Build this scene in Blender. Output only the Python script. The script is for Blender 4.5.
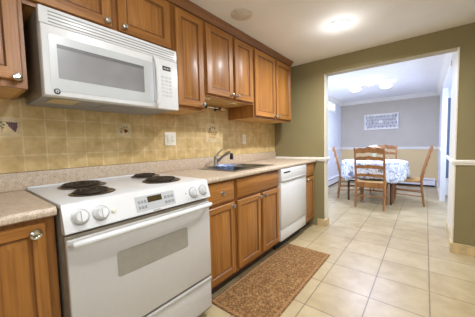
import bpy, bmesh, math, random
from mathutils import Vector, Matrix
random.seed(7)
S = bpy.context.scene
COL = S.collection
for o in list(bpy.data.objects):
    bpy.data.objects.remove(o)

# ------------------------------------------------------------------ camera, world, exposure
CAM = Vector((1.794, -0.055, 1.146)); YAW, PITCH, ROLL, FPX = .678, -.063, -.024, 233.64
fw = Vector((-math.sin(YAW)*math.cos(PITCH), math.cos(YAW)*math.cos(PITCH), math.sin(PITCH)))
rt = Vector((math.cos(YAW), math.sin(YAW), 0)); up = rt.cross(fw)
r2 = math.cos(ROLL)*rt + math.sin(ROLL)*up; u2 = -math.sin(ROLL)*rt + math.cos(ROLL)*up
cd = bpy.data.cameras.new('camera'); cam = bpy.data.objects.new('camera', cd); COL.objects.link(cam)
m = Matrix((r2, u2, -fw)).transposed().to_4x4(); m.translation = CAM
cam.matrix_world = m
cd.sensor_width = 36; cd.lens = FPX*36/475; cd.clip_start = .02
S.camera = cam
S.view_settings.view_transform = 'Standard'; S.view_settings.look = 'None'
S.view_settings.gamma = 1; S.view_settings.use_curve_mapping = False
S.view_settings.exposure = 0.0
w = bpy.data.worlds.new('sky'); S.world = w; w.use_nodes = True
bg = w.node_tree.nodes['Background']; bg.inputs[0].default_value = (.70, .82, 1, 1); bg.inputs[1].default_value = 3.0
S.cycles.use_denoising = True
S.cycles.max_bounces = 8; S.cycles.diffuse_bounces = 5
S.cycles.sample_clamp_indirect = 6

KIT_W = 18.5          # each recessed kitchen lamp, watts
DIN_W = 20          # dining fixture, watts for each shade
HALL_W = 60         # fill light at the added, unseen hallway window
WIN_W = 16          # fill light at the added, hidden side window of the dining room
WARM = (.93, .965, 1.0); COOL = (.52, .62, 1.0); SIDE_W = 26; DAY = (.94, .97, 1.0)

H = 2.215           # kitchen ceiling
HD = 2.25           # dining ceiling
YE = 3.08           # wall with the wide opening
YB = 7.2            # dining back wall

# ------------------------------------------------------------------ materials
def lin(c):
    return tuple(((v/255)/12.92 if v/255 <= .04045 else ((v/255+.055)/1.055)**2.4) for v in c) + (1,)
class NT:
    def __init__(s, name):
        s.m = bpy.data.materials.new(name); s.m.use_nodes = True
        s.t = s.m.node_tree; s.b = s.t.nodes['Principled BSDF']
    def n(s, kind, **k):
        x = s.t.nodes.new('ShaderNode'+kind)
        for a, v in k.items(): setattr(x, a, v)
        return x
    def l(s, a, b): s.t.links.new(a, b)
    def coord(s, scale=(1, 1, 1), loc=(0, 0, 0), rot=(0, 0, 0), space='Object'):
        c = s.n('TexCoord'); mp = s.n('Mapping')
        mp.inputs['Scale'].default_value = scale; mp.inputs['Location'].default_value = loc
        mp.inputs['Rotation'].default_value = rot
        s.l(c.outputs[space], mp.inputs[0]); return mp.outputs[0]
    def ramp(s, fac, stops):
        r = s.n('ValToRGB'); e = r.color_ramp.elements
        while len(e) < len(stops): e.new(.5)
        for el, (p, c) in zip(e, stops): el.position = p; el.color = lin(c)
        s.l(fac, r.inputs[0]); return r.outputs[0]
    def noise(s, vec, scale, detail=4, rough=.55, dist=0):
        n = s.n('TexNoise'); n.inputs['Scale'].default_value = scale; n.inputs['Detail'].default_value = detail
        n.inputs['Roughness'].default_value = rough; n.inputs['Distortion'].default_value = dist
        s.l(vec, n.inputs['Vector']); return n.outputs['Fac']
    def mix(s, fac, a, b, mode='MIX'):
        x = s.n('Mix', data_type='RGBA', blend_type=mode)
        for sock, v in ((x.inputs[0], fac), (x.inputs[6], a), (x.inputs[7], b)):
            if hasattr(v, 'links') or hasattr(v, 'is_linked'): s.l(v, sock)
            else: sock.default_value = v
        return x.outputs[2]
    def bump(s, h, strength=.3, dist=.002):
        b = s.n('Bump'); b.inputs['Strength'].default_value = strength; b.inputs['Distance'].default_value = dist
        s.l(h, b.inputs['Height']); s.l(b.outputs[0], s.b.inputs['Normal'])
    def fin(s, col=None, rough=.5, metal=0, coat=0, spec=.5):
        if col is not None:
            if isinstance(col, tuple): s.b.inputs['Base Color'].default_value = col
            else: s.l(col, s.b.inputs['Base Color'])
        s.b.inputs['Roughness'].default_value = rough; s.b.inputs['Metallic'].default_value = metal
        s.b.inputs['Coat Weight'].default_value = coat; s.b.inputs['Coat Roughness'].default_value = .22; s.b.inputs['Specular IOR Level'].default_value = spec
        return s.m

def plain(name, c, rough=.5, metal=0, coat=0, var=.06, scale=30, spec=.5):
    t = NT(name); f = t.noise(t.coord(), scale, 3)
    lo = tuple(max(0, v*(1-var)) for v in c); hi = tuple(min(255, v*(1+var*.6)) for v in c)
    return t.fin(t.ramp(f, [(.3, lo), (.7, hi)]), rough, metal, coat, spec)
def paint(name, c, var=.03):
    t = NT(name); v = t.coord(); f = t.noise(v, 3, 3)
    col = t.ramp(f, [(.3, tuple(x*(1-var) for x in c)), (.7, c)])
    t.bump(t.noise(v, 220, 2), .12, .001)
    return t.fin(col, .75)
def wood(name, light, dark, axis=2, rough=.36):
    t = NT(name); s = [13., 13., 13.]; s[axis] = .9; s2 = [95., 95., 95.]; s2[axis] = 3
    inf = t.n('ObjectInfo'); add = t.n('VectorMath', operation='ADD'); mul = t.n('VectorMath', operation='SCALE'); mul.inputs['Scale'].default_value = 9
    t.l(inf.outputs['Random'], mul.inputs[0])
    v = t.coord(tuple(s)); t.l(v, add.inputs[0]); t.l(mul.outputs[0], add.inputs[1])
    f = t.noise(add.outputs[0], 1.0, 5, .55, .9)
    mid = tuple((a+b)/2 for a, b in zip(light, dark))
    c = t.ramp(f, [(.28, dark), (.5, mid), (.72, light)])
    g = t.noise(t.coord(tuple(s2)), 1.0, 3, .6)
    gr = t.ramp(g, [(.35, (205, 200, 195)), (.6, (255, 255, 255))])
    c = t.mix(.75, c, gr, 'MULTIPLY')
    t.bump(g, .12, .001)
    return t.fin(c, rough+.04, 0, .12, .35)
OAK = wood('honey_oak', (184, 127, 64), (146, 94, 41), 2)
OAKH = wood('honey_oak_crosswise', (182, 125, 62), (144, 92, 40), 1)
OAKF = wood('oak_face_frame', (164, 110, 55), (126, 78, 35), 2)
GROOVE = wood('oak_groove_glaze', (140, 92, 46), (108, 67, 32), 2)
OAKU = wood('oak_underside', (226, 182, 118), (204, 156, 92), 1)  # lightened oak: light on the cabinet undersides is put into the colour
CROWN = wood('dark_oak_molding', (150, 102, 64), (116, 76, 46), 1)
CHAIRW = wood('golden_chair_wood', (180, 128, 76), (138, 92, 52), 2, .4)
TABLEW = wood('dark_table_wood', (104, 66, 42), (72, 42, 26), 2, .4)
RUSH = plain('seat_rush', (188, 150, 92), .8, var=.2, scale=60)
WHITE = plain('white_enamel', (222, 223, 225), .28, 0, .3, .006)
WHITE_SHADED = plain('white_oven_door', (192, 189, 186), .3, 0, .3, .008)  # same enamel as the cooktop, darkened for the shade low on the range
GREYP = plain('grey_plastic', (196, 197, 196), .4)
LGREY = plain('pale_grey_print', (202, 203, 203), .45)
SLOT = plain('vent_slot_grey', (150, 150, 150), .5)
BLACK = plain('black_plastic', (22, 21, 20), .4)
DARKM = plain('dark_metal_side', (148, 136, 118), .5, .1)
COIL = plain('burner_coil', (66, 56, 48), .45, .4)
PAN = plain('drip_pan_metal', (120, 106, 90), .35, .8)
CHROME = plain('chrome', (214, 214, 214), .14, 1)
NICKEL = plain('brushed_nickel', (176, 170, 160), .32, 1)
STEEL = plain('stainless_steel', (148, 145, 138), .33, .9)
BEZEL = plain('microwave_door_bezel', (192, 195, 197), .3, var=.008)
TRIMW = plain('white_trim_paint', (238, 234, 226), .45, var=.02)
CREAM = plain('cream_jamb_paint', (226, 218, 198), .5, var=.03)
OLIVE = paint('olive_wall_paint', (136, 124, 86))
CEILP = paint('ceiling_paint', (242, 240, 236))
GREYW = paint('grey_wall_paint', (200, 191, 176))
BEIGEW = paint('beige_wall_paint', (224, 198, 148))
PALEW = paint('pale_wall_paint', (226, 228, 234))
TANB = plain('tan_tile_base', (206, 182, 136), .45, var=.1, scale=14)
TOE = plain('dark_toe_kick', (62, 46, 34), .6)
PLATE = plain('ivory_plate', (236, 230, 214), .4)
BLUE = plain('blue_basin_plastic', (148, 164, 206), .35, var=.2, scale=40)
HEATW = plain('heater_enamel', (232, 232, 234), .4)
SLATE = plain('slate_blue_paint', (112, 128, 150), .4)
PETAL = plain('cream_petals', (250, 236, 214), .6)
PEACH = plain('peach_petals', (244, 200, 158), .6)
LEAF = plain('leaf_green', (70, 92, 48), .6, var=.3)
CERAM = plain('sage_ceramic', (168, 176, 146), .3)
PURPLE = plain('grape_purple', (98, 62, 74), .45, var=.3, scale=90)
VINE = plain('vine_olive', (128, 122, 76), .5, var=.3, scale=90)
TERRA = plain('terracotta_glaze', (178, 108, 60), .45, var=.3, scale=90)
OCHRE = plain('ochre_glaze', (204, 166, 100), .45, var=.3, scale=90)
LCD = plain('dark_lcd', (70, 58, 34), .25)

def mat_glass(name, tint=(1, 1, 1, 1), fac=.08):
    t = NT(name); out = t.t.nodes['Material Output']
    tr = t.n('BsdfTransparent'); tr.inputs[0].default_value = tint
    gl = t.n('BsdfGlossy'); gl.inputs['Roughness'].default_value = .03
    mx = t.n('MixShader'); mx.inputs[0].default_value = fac
    t.l(tr.outputs[0], mx.inputs[1]); t.l(gl.outputs[0], mx.inputs[2]); t.l(mx.outputs[0], out.inputs[0])
    return t.m
GLASS = mat_glass('window_glass')
def emit(name, c, s):
    t = NT(name); t.b.inputs['Base Color'].default_value = lin(c)
    t.b.inputs['Emission Color'].default_value = lin(c); t.b.inputs['Emission Strength'].default_value = s
    return t.m
LENS = emit('lit_lamp_lens', (255, 250, 240), 40)
SHADE = emit('lit_frosted_shade', (252, 252, 255), 3.4)
def mat_counter():
    t = NT('speckled_beige_laminate'); v = t.coord()
    a = t.noise(v, 260, 3, .7); b = t.noise(v, 45, 4, .6)
    c = t.ramp(a, [(.36, (166, 146, 126)), (.5, (206, 188, 166)), (.66, (226, 212, 194))])
    c2 = t.ramp(b, [(.35, (222, 214, 208)), (.65, (255, 255, 255))])
    return t.fin(t.mix(.8, c, c2, 'MULTIPLY'), .38, 0, .1)
COUNTER = mat_counter()
def mat_tiles(name, size, off, rot, c1, c2, mort, msize, noise_sc, rough, patch, swap=None):
    t = NT(name); v = t.coord(loc=off, rot=rot)
    if swap:
        sp = t.n('SeparateXYZ'); cb = t.n('CombineXYZ'); t.l(t.coord(loc=off), sp.inputs[0])
        t.l(sp.outputs[swap[0]], cb.inputs[0]); t.l(sp.outputs[swap[1]], cb.inputs[1]); v = cb.outputs[0]
    br = t.n('TexBrick', offset=0.0, squash=1.0)
    br.inputs['Scale'].default_value = 1; br.inputs['Mortar Size'].default_value = msize
    br.inputs['Brick Width'].default_value = size; br.inputs['Row Height'].default_value = size
    br.inputs['Mortar Smooth'].default_value = .1; br.inputs['Bias'].default_value = 0
    br.inputs['Color1'].default_value = lin(c1); br.inputs['Color2'].default_value = lin(c2); br.inputs['Mortar'].default_value = lin(mort)
    t.l(v, br.inputs['Vector'])
    n = t.noise(v, noise_sc, 5, .6, .4)
    lo, hi = patch
    c = t.mix(1.0, br.outputs['Color'], t.ramp(n, [(.3, lo), (.72, hi)]), 'MULTIPLY')
    inv = t.n('Math', operation='SUBTRACT'); inv.inputs[0].default_value = 1; t.l(br.outputs['Fac'], inv.inputs[1])
    t.bump(inv.outputs[0], .3, .002)
    return t.fin(c, rough, 0, 0)
FLOORM = mat_tiles('cream_floor_tile', .345, (-1.15, -1.81, 0), (0, 0, 0), (184, 167, 130), (196, 180, 144), (132, 115, 90), .004, 5.5, .34, ((226, 218, 206), (255, 255, 255)))
SPLASHM = mat_tiles('tan_wall_tile', .105, (0, 1.3-.221, 1.015-1.214), (0, 0, 0), (216, 188, 134), (224, 198, 146), (232, 212, 168), .0034, 12, .38, ((212, 202, 180), (255, 255, 255)), swap=('Y', 'Z'))
PLAINTILE = plain('accent_tile_glaze', (214, 192, 150), .38, var=.08, scale=25)
def mat_rug():
    t = NT('brown_woven_rug'); v = t.coord()
    vo = t.n('TexVoronoi', feature='F1', distance='MANHATTAN'); vo.inputs['Scale'].default_value = 27; vo.inputs['Randomness'].default_value = .55; t.l(v, vo.inputs['Vector'])
    n = t.noise(v, 70, 5, .8, .5); n2 = t.noise(v, 9, 3, .6)
    a = t.ramp(vo.outputs['Distance'], [(.1, (188, 152, 108)), (.3, (164, 126, 86)), (.5, (134, 98, 66)), (.75, (178, 142, 98))])
    c = t.mix(.85, a, t.ramp(n, [(.36, (128, 116, 104)), (.5, (214, 206, 196)), (.64, (255, 255, 250))]), 'MULTIPLY')
    c = t.mix(.5, c, t.ramp(n2, [(.35, (214, 200, 190)), (.65, (255, 255, 255))]), 'MULTIPLY')
    t.bump(n, .8, .004)
    return t.fin(c, .95, spec=.1)
RUG = mat_rug()
RUGB = plain('rug_border_brown', (158, 118, 82), .95, var=.3, scale=90, spec=.1)
def mat_cloth():
    t = NT('blue_floral_cloth'); v = t.coord()
    n = t.noise(v, 11, 5, .65, .6); n2 = t.noise(v, 26, 4, .7)
    c = t.ramp(n, [(.38, (130, 140, 170)), (.48, (212, 215, 226)), (.55, (240, 240, 242)), (.64, (160, 158, 146))])
    c = t.mix(.6, c, t.ramp(n2, [(.36, (168, 172, 184)), (.52, (255, 255, 255))]), 'MULTIPLY')
    return t.fin(c, .9, spec=.1)
CLOTH = mat_cloth()
CLOTHTOP = plain('white_cloth_top', (242, 242, 244), .9, var=.04, spec=.1)
def mat_mesh_window():
    t = NT('microwave_window_mesh'); v = t.coord(); n = t.noise(v, 5, 2)
    return t.fin(t.ramp(n, [(.3, (132, 132, 134)), (.7, (146, 146, 148))]), .22, 0, .4)
MWIN = mat_mesh_window()
OWIN = plain('oven_window_grey', (150, 145, 136), .16, 0, .6, .03)

# ------------------------------------------------------------------ mesh helpers
ORG = {}
class MB:
    def __init__(s): s.bm = bmesh.new()
    def box(s, a, b, mi=0, bev=0, seg=2):
        x0, y0, z0 = [min(p, q) for p, q in zip(a, b)]; x1, y1, z1 = [max(p, q) for p, q in zip(a, b)]
        v = [s.bm.verts.new(p) for p in ((x0,y0,z0),(x1,y0,z0),(x1,y1,z0),(x0,y1,z0),(x0,y0,z1),(x1,y0,z1),(x1,y1,z1),(x0,y1,z1))]
        fs = [s.bm.faces.new([v[i] for i in f]) for f in ((3,2,1,0),(4,5,6,7),(0,1,5,4),(1,2,6,5),(2,3,7,6),(3,0,4,7))]
        for f in fs: f.material_index = mi
        if bev:
            es = list({e for f in fs for e in f.edges})
            r = bmesh.ops.bevel(s.bm, geom=es, offset=bev, segments=seg, profile=.5, affect='EDGES')
            for f in r['faces']: f.material_index = mi
        return s
    def loops(s, loops, mi=0, cap0=True, cap1=True, closed=True, mis=None):
        L = [[s.bm.verts.new(p) for p in lp] for lp in loops]
        n = len(L[0])
        for k, (a, b) in enumerate(zip(L, L[1:])):
            for i in range(n if closed else n-1):
                j = (i+1) % n
                f = s.bm.faces.new((a[i], a[j], b[j], b[i])); f.material_index = mis(k, i) if mis else mi
        if cap0: s.bm.faces.new(L[0][::-1]).material_index = mi
        if cap1: s.bm.faces.new(L[-1]).material_index = mi
        return s
    def tube(s, pts, r, seg=8, mi=0, flat=1.0, upv=None):
        pts = [Vector(p) for p in pts]; rs = r if isinstance(r, (list, tuple)) else [r]*len(pts)
        lp = []; prev = None
        for i, p in enumerate(pts):
            d = (pts[min(i+1, len(pts)-1)] - pts[max(i-1, 0)]).normalized()
            if prev is None:
                a = Vector(upv) if upv else (Vector((0,0,1)) if abs(d.z) < .9 else Vector((1,0,0)))
            else: a = prev
            n = (a - d*a.dot(d)).normalized(); prev = n; b = d.cross(n)
            lp.append([p + rs[i]*(math.cos(t)*n + flat*math.sin(t)*b) for t in [2*math.pi*k/seg for k in range(seg)]])
        return s.loops(lp, mi)
    def lathe(s, prof, o=(0,0,0), axis=(0,0,1), seg=20, mi=0, cap=True):
        ax = Vector(axis).normalized(); a = Vector((1,0,0)) if abs(ax.x) < .9 else Vector((0,1,0))
        n = (a-ax*a.dot(ax)).normalized(); b = ax.cross(n); o = Vector(o)
        lp = [[o+ax*h+max(r, 1e-4)*(math.cos(t)*n+math.sin(t)*b) for t in [2*math.pi*k/seg for k in range(seg)]] for r, h in prof]
        return s.loops(lp, mi, cap, cap)
    def prism(s, poly, lo, hi, axis='y', mi=0, bev=0):
        def P(q, h):
            return {'y': (q[0], h, q[1]), 'x': (h, q[0], q[1]), 'z': (q[0], q[1], h)}[axis]
        return s.loops([[P(q, lo) for q in poly], [P(q, hi) for q in poly]], mi)
    def build(s, name, mats, parent=None, smooth=True, at=None, angle=35):
        bm = s.bm
        bmesh.ops.recalc_face_normals(bm, faces=bm.faces)
        org = ORG[parent.as_pointer()] if parent is not None else Vector(at or (0, 0, 0))
        bmesh.ops.translate(bm, verts=bm.verts, vec=-org)
        me = bpy.data.meshes.new(name); bm.to_mesh(me); bm.free()
        for mt in (mats if isinstance(mats, (list, tuple)) else [mats]): me.materials.append(mt)
        if smooth:
            for p in me.polygons: p.use_smooth = True
            me.set_sharp_from_angle(angle=math.radians(angle))
        o = bpy.data.objects.new(name, me); COL.objects.link(o)
        ORG[o.as_pointer()] = org
        if parent is not None: o.parent = parent
        else: o.location = org
        return o
def tag(o, label, cat, group=None):
    o['label'] = label; o['category'] = cat
    if group: o['group'] = group
    return o
def thing(name, label, cat, loc=(0, 0, 0), group=None):
    o = bpy.data.objects.new(name, None); COL.objects.link(o); o.location = loc; o.empty_display_size = .1
    ORG[o.as_pointer()] = Vector(loc)
    return tag(o, label, cat, group)
def copy_tree(o, parent=None):
    c = o.copy(); COL.objects.link(c); ORG[c.as_pointer()] = ORG[o.as_pointer()]
    if parent is not None: c.parent = parent
    for ch in list(o.children): copy_tree(ch, c)
    return c
def struct(name, mb, mat, smooth=False):
    o = mb.build(name, mat, None, smooth); o['kind'] = 'structure'; return o
def bx(a, b, bev=0): return MB().box(a, b, 0, bev)

# ------------------------------------------------------------------ the room
struct('floor', bx((-.3, -2.0, -.1), (3.6, YB+.12, 0)), FLOORM)
struct('ceiling', bx((-.12, -2.0, H), (3.5, YE+.12, H+.12)), CEILP)
struct('ceiling_dining', bx((-.25, YE+.12, HD), (3.5, YB+.12, HD+.1)), plain('dining_ceiling_paint', (236, 236, 238), .8, var=.02))
struct('wall_left', bx((-.12, -2.0, 0), (0, YE, H)), OLIVE)
W3 = (-1.85, -.55, .95, 2.0)          # unseen kitchen window, added behind the viewpoint for frontal light
kr = MB(); kr.box((3.4, -2.0, 0), (3.5, W3[0], H)); kr.box((3.4, W3[1], 0), (3.5, YE, H)); kr.box((3.4, W3[0], 0), (3.5, W3[1], W3[2])); kr.box((3.4, W3[0], W3[3]), (3.5, W3[1], H))
struct('wall_right', kr, OLIVE)
kf = MB(); kf.box((3.385, W3[0]-.06, W3[2]-.06), (3.41, W3[1]+.06, W3[2])); kf.box((3.385, W3[0]-.06, W3[3]), (3.41, W3[1]+.06, W3[3]+.06)); kf.box((3.385, W3[0]-.06, W3[2]), (3.41, W3[0], W3[3])); kf.box((3.385, W3[1], W3[2]), (3.41, W3[1]+.06, W3[3])); kf.box((3.43, W3[0], 1.46), (3.46, W3[1], 1.50))
kw = struct('window_3', kf, TRIMW)
MB().box((3.442, W3[0], W3[2]), (3.447, W3[1], 1.46)).box((3.442, W3[0], 1.50), (3.447, W3[1], W3[3])).build('window_pane', GLASS, kw, False)
wl = bpy.data.lights.new('kitchen_daylight', 'AREA'); wl.shape = 'RECTANGLE'; wl.size = 1.0; wl.size_y = 1.35; wl.energy = SIDE_W; wl.color = DAY  # fill light behind the added kitchen window
wo = bpy.data.objects.new('kitchen_daylight', wl); COL.objects.link(wo); wo.location = (3.52, -1.2, 1.475); wo.rotation_euler = (0, math.pi/2, 0)
struct('wall_back', bx((-.12, -2.12, 0), (3.5, -2.0, H)), OLIVE)
XO0, XO1, ZO = .75, 2.032, 2.02
XL, XR = -.13, 2.032
we = MB(); we.box((-.12, YE, 0), (XO0, YE+.12, H)); we.box((XO1, YE, 0), (3.5, YE+.12, H)); we.box((XO0, YE, ZO), (XO1, YE+.12, H))
we.box((-.25, YE+.12, ZO), (3.5, YE+.14, HD)); we.box((XR+.06, YE+.12, 0), (3.5, YE+.14, ZO))
struct('wall_end', we, OLIVE)
# dining room shell

lw = MB()
W1 = (5.35, 6.58, 1.945, 2.165)         # high window seen past the opening's edge
W2 = (3.55, 5.0, .55, 2.05)           # taller window added nearer for blue daylight, hidden by the kitchen wall
lw.box((XL-.12, YE+.12, 0), (XL, W2[0], HD)); lw.box((XL-.12, W2[0], 0), (XL, W2[1], W2[2])); lw.box((XL-.12, W2[0], W2[3]), (XL, W2[1], HD))
lw.box((XL-.12, W2[1], 0), (XL, W1[0], HD)); lw.box((XL-.12, W1[0], 0), (XL, W1[1], W1[2])); lw.box((XL-.12, W1[0], W1[3]), (XL, W1[1], HD)); lw.box((XL-.12, W1[1], 0), (XL, YB, HD))
struct('wall_dining_left', lw, PALEW)
bw = MB(); bw.box((XL-.12, YB, .93), (XR+.12, YB+.12, HD), 0); bw.box((XL-.12, YB, 0), (XR+.12, YB+.12, .93), 1)
struct('wall_dining_back', bw, [GREYW, BEIGEW])
rw = MB(); DY0, DY1 = 3.95, 5.6
rw.box((XR, YE+.12, 0), (XR+.06, DY0, HD), 1); rw.box((XR, DY1, 0), (XR+.06, YB, HD)); rw.box((XR, DY0, 2.05), (XR+.06, DY1, HD))
struct('wall_dining_right', rw, [PALEW, CREAM])
W4 = (3.7, 5.1, .9, 2.0)  # unseen hallway window, added to light the left dining wall
al = MB(); al.box((XR+.06, 6.2, 0), (3.5, 6.3, HD))
al.box((3.4, YE+.14, 0), (3.5, W4[0], HD)); al.box((3.4, W4[1], 0), (3.5, 6.2, HD)); al.box((3.4, W4[0], 0), (3.5, W4[1], W4[2])); al.box((3.4, W4[0], W4[3]), (3.5, W4[1], HD))
struct('wall_hallway', al, PALEW)
for i, W in ((1, W1), (2, W2)):
    f = MB(); t = .018 if i == 1 else .035; x0, x1 = XL-.09, XL+.012
    f.box((x0, W[0]-.03, W[2]-.03), (x1, W[1]+.03, W[2]+t)); f.box((x0, W[0]-.03, W[3]-t), (x1, W[1]+.03, W[3]+.03))
    f.box((x0, W[0]-.03, W[2]+t), (x1, W[0]+t, W[3]-t)); f.box((x0, W[1]-t, W[2]+t), (x1, W[1]+.03, W[3]-t))
    if i == 2: f.box((x0+.03, W[0]+t, 1.28), (x0+.07, W[1]-t, 1.32))
    win = struct('window_%d' % i, f, TRIMW)  # the second one is added and never in view
    pn = MB().box((XL-.062, W[0]+t, W[2]+t), (XL-.056, W[1]-t, W[3]-t)).build('window_pane', GLASS, win, False)
wl = bpy.data.lights.new('window_daylight', 'AREA'); wl.shape = 'RECTANGLE'; wl.size = 1.4; wl.size_y = 1.4; wl.energy = WIN_W; wl.color = (.56, .70, 1)  # fill light at the added, hidden window
wo = bpy.data.objects.new('window_daylight', wl); COL.objects.link(wo); wo.location = (XL-.13, 4.27, 1.3); wo.rotation_euler = (0, -math.pi/2, 0)
hf = MB(); hf.box((3.385, W4[0]-.06, W4[2]-.06), (3.41, W4[1]+.06, W4[2])); hf.box((3.385, W4[0]-.06, W4[3]), (3.41, W4[1]+.06, W4[3]+.06)); hf.box((3.385, W4[0]-.06, W4[2]), (3.41, W4[0], W4[3])); hf.box((3.385, W4[1], W4[2]), (3.41, W4[1]+.06, W4[3]))
hw_ = struct('window_4', hf, TRIMW)
MB().box((3.442, W4[0], W4[2]), (3.447, W4[1], W4[3])).build('window_pane', GLASS, hw_, False)
wl = bpy.data.lights.new('hallway_daylight', 'AREA'); wl.shape = 'RECTANGLE'; wl.size = 1.0; wl.size_y = 1.3; wl.energy = HALL_W; wl.color = (.56, .70, 1)  # fill light behind the added hallway window
wo = bpy.data.objects.new('hallway_daylight', wl); COL.objects.link(wo); wo.location = (3.52, 4.4, 1.45); wo.rotation_euler = (0, math.pi/2, 0)
d = MB(); d.box((2.102, 6.165, .01), (2.95, 6.198, 2.0), 0, .003)
door = struct('door_1', d, TRIMW)
MB().box((2.11, 6.158, .36), (2.84, 6.1648, 1.94), 0, .002).build('door_glass', SLATE, door)
MB().box((2.952, 6.16, 0), (3.02, 6.198, 2.0)).box((2.094, 6.16, 2.003), (3.02, 6.198, 2.08)).build('door_frame', TRIMW, door, False)
MB().lathe([(.012, 0), (.012, .03), (.026, .04), (.026, .065), (.01, .075)], (2.90, 6.165, .95), (0, -1, 0)).build('door_knob', NICKEL, door)

# trim: opening liner, chair rails, baseboards, dining crown
lin_ = MB()
lin_.box((XO0, YE-.004, 0), (XO0+.012, YE+.124, ZO-.004), 0, .002); lin_.box((XO1-.012, YE-.004, 0), (XO1, YE+.124, ZO-.004), 0, .002)
lin_.box((XO0, YE-.004, ZO-.004), (XO1, YE+.124, ZO+.001), 1, .001)
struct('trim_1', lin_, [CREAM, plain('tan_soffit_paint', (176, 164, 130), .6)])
def rail_prof(t=.02, z0=.885, z1=.937):
    return [(0, z0), (t*.5, z0+.003), (t*.55, z0+.02), (t, z0+.026), (t, z1-.006), (t*.7, z1), (0, z1)]
r = MB()
def rail_y(x0, x1, y, s, t=.02, z0=.885, z1=.937):     # along x on a wall at y, standing out along s
    r.prism([(y+s*a, z) for a, z in rail_prof(t, z0, z1)], x0, x1, 'x')
def rail_x(y0, y1, x, s, t=.02, z0=.885, z1=.937):
    r.prism([(x+s*a, z) for a, z in rail_prof(t, z0, z1)], y0, y1, 'y')
rail_y(.012, XO0+.03, YE, -1); rail_x(YE-.018, YE+.14, XO0+.012, 1)
struct('trim_2', r, TRIMW); r = MB()
rail_y(XO1-.03, 3.4, YE, -1); rail_x(YE-.018, DY0+.012, XO1-.012, -1)
struct('trim_3', r, TRIMW); r = MB()
rail_y(XL, XR, YB, -1, .02, .905, .965); rail_x(DY1-.01, YB, XR, -1, .02, .905, .965); rail_x(5.0, YB, XL, 1, .02, .905, .965)
struct('trim_4', r, TRIMW); r = MB()
cp = [(0, HD-.09), (.012, HD-.085), (.03, HD-.06), (.055, HD-.025), (.07, HD-.015), (.07, HD), (0, HD)]
r.prism([(YB-a, z) for a, z in cp], XL, XR, 'x'); r.prism([(XL+a, z) for a, z in cp], YE+.14, YB, 'y'); r.prism([(XR-a, z) for a, z in cp], YE+.14, YB, 'y')
struct('trim_5', r, TRIMW)
b_ = MB(); b_.box((.66, YE-.012, 0), (XO0+.012, YE, .1), 0, .002); b_.box((XO0+.012, YE-.012, 0), (XO0+.024, YE+.13, .1), 0, .002)
struct('baseboard_left', b_, TANB)
b_ = MB(); b_.box((XO1-.012, YE-.012, 0), (3.4, YE, .1), 0, .002); b_.box((XO1-.024, YE-.012, 0), (XO1-.012, YE+.126, .1), 0, .002); b_.box((XO1-.012, YE+.126, 0), (XO1, DY0, .1), 0, .002)
struct('baseboard_right', b_, TANB)
b_ = MB(); b_.box((XR-.014, DY1, 0), (XR, YB, .11)); b_.box((3.03, 6.186, 0), (3.4, 6.2, .11))
struct('baseboard_dining', b_, TRIMW)
# door casing of the hallway doorway
c_ = MB(); c_.box((XR-.014, DY1-.002, .11), (XR, DY1+.09, 2.05), 0, .003); c_.box((XR-.014, DY0+.02, 2.05), (XR, DY1+.09, 2.13), 0, .003)
struct('trim_6', c_, TRIMW)

# ------------------------------------------------------------------ cabinets
def door_mesh(xb, xf, y0, y1, z0, z1, rail=.055, mb=None):
    mb = mb or MB()
    def lp(x, i): return [(x, y0+i, z0+i), (x, y1-i, z0+i), (x, y1-i, z1-i), (x, y0+i, z1-i)]
    L = [lp(xb, 0), lp(xf-.004, 0), lp(xf, .004), lp(xf, rail-.004), lp(xf-.009, rail+.003), lp(xf-.009, rail+.009), lp(xf-.001, rail+.032)]
    mb.loops(L, 0, True, True, mis=lambda k, i: 2 if k in (3, 4) else 1 if (k in (1, 2) and i in (0, 2)) else 0)
    return mb
def drawer_mesh(xb, xf, y0, y1, z0, z1):
    mb = MB()
    def lp(x, i): return [(x, y0+i, z0+i), (x, y1-i, z0+i), (x, y1-i, z1-i), (x, y0+i, z1-i)]
    mb.loops([lp(xb, 0), lp(xf-.008, 0), lp(xf-.002, .006), lp(xf, .012)], 0)
    return mb
def knob(parent, x, y, z, s=1.0):
    k = MB(); k.lathe([(.011*s, 0), (.0075*s, .003), (.006*s, .012), (.014*s, .017), (.0165*s, .022), (.0145*s, .027), (.009*s, .029), (.007*s, .0275)], (x, y, z), (1, 0, 0), 16)
    return k.build('knob', CHROME if s > 1.05 else NICKEL, parent)
def carcass(y0, y1, z0, z1, xf, openings, parent, top=True, under=None):
    """panels and a face frame whose openings (y0,y1,z0,z1) the doors cover"""
    mb = MB(); t = .016; xb = .006
    mb.box((xb, y0, z0), (xf-.02, y0+t, z1)); mb.box((xb, y1-t, z0), (xf-.02, y1, z1))
    mb.box((xb, y0+t, z0), (xf-.02, y1-t, z0+t), 1); mb.box((xb, y0+t, z0+t), (xb+.008, y1-t, z1))
    if top: mb.box((xb+.008, y0+t, z1-t), (xf-.02, y1-t, z1))
    # face frame: solid plate pieces around and between openings
    zs = sorted({z0, z1} | {o[2] for o in openings} | {o[3] for o in openings})
    ys = sorted({y0, y1} | {o[0] for o in openings} | {o[1] for o in openings})
    for za, zb in zip(zs, zs[1:]):
        run = None
        for ya, yb in zip(ys, ys[1:]):
            cy, cz = (ya+yb)/2, (za+zb)/2
            hole = any(o[0] < cy < o[1] and o[2] < cz < o[3] for o in openings)
            if hole:
                if run: mb.box((xf-.02, run[0], za), (xf, run[1], zb), 2); run = None
            else: run = (run[0], yb) if run else (ya, yb)
        if run: mb.box((xf-.02, run[0], za), (xf, run[1], zb), 2)
    return mb.build('body', [OAK, OAKU, OAKF], parent, False)
XU, XUD = .358, .380
ZT = 2.155
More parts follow.
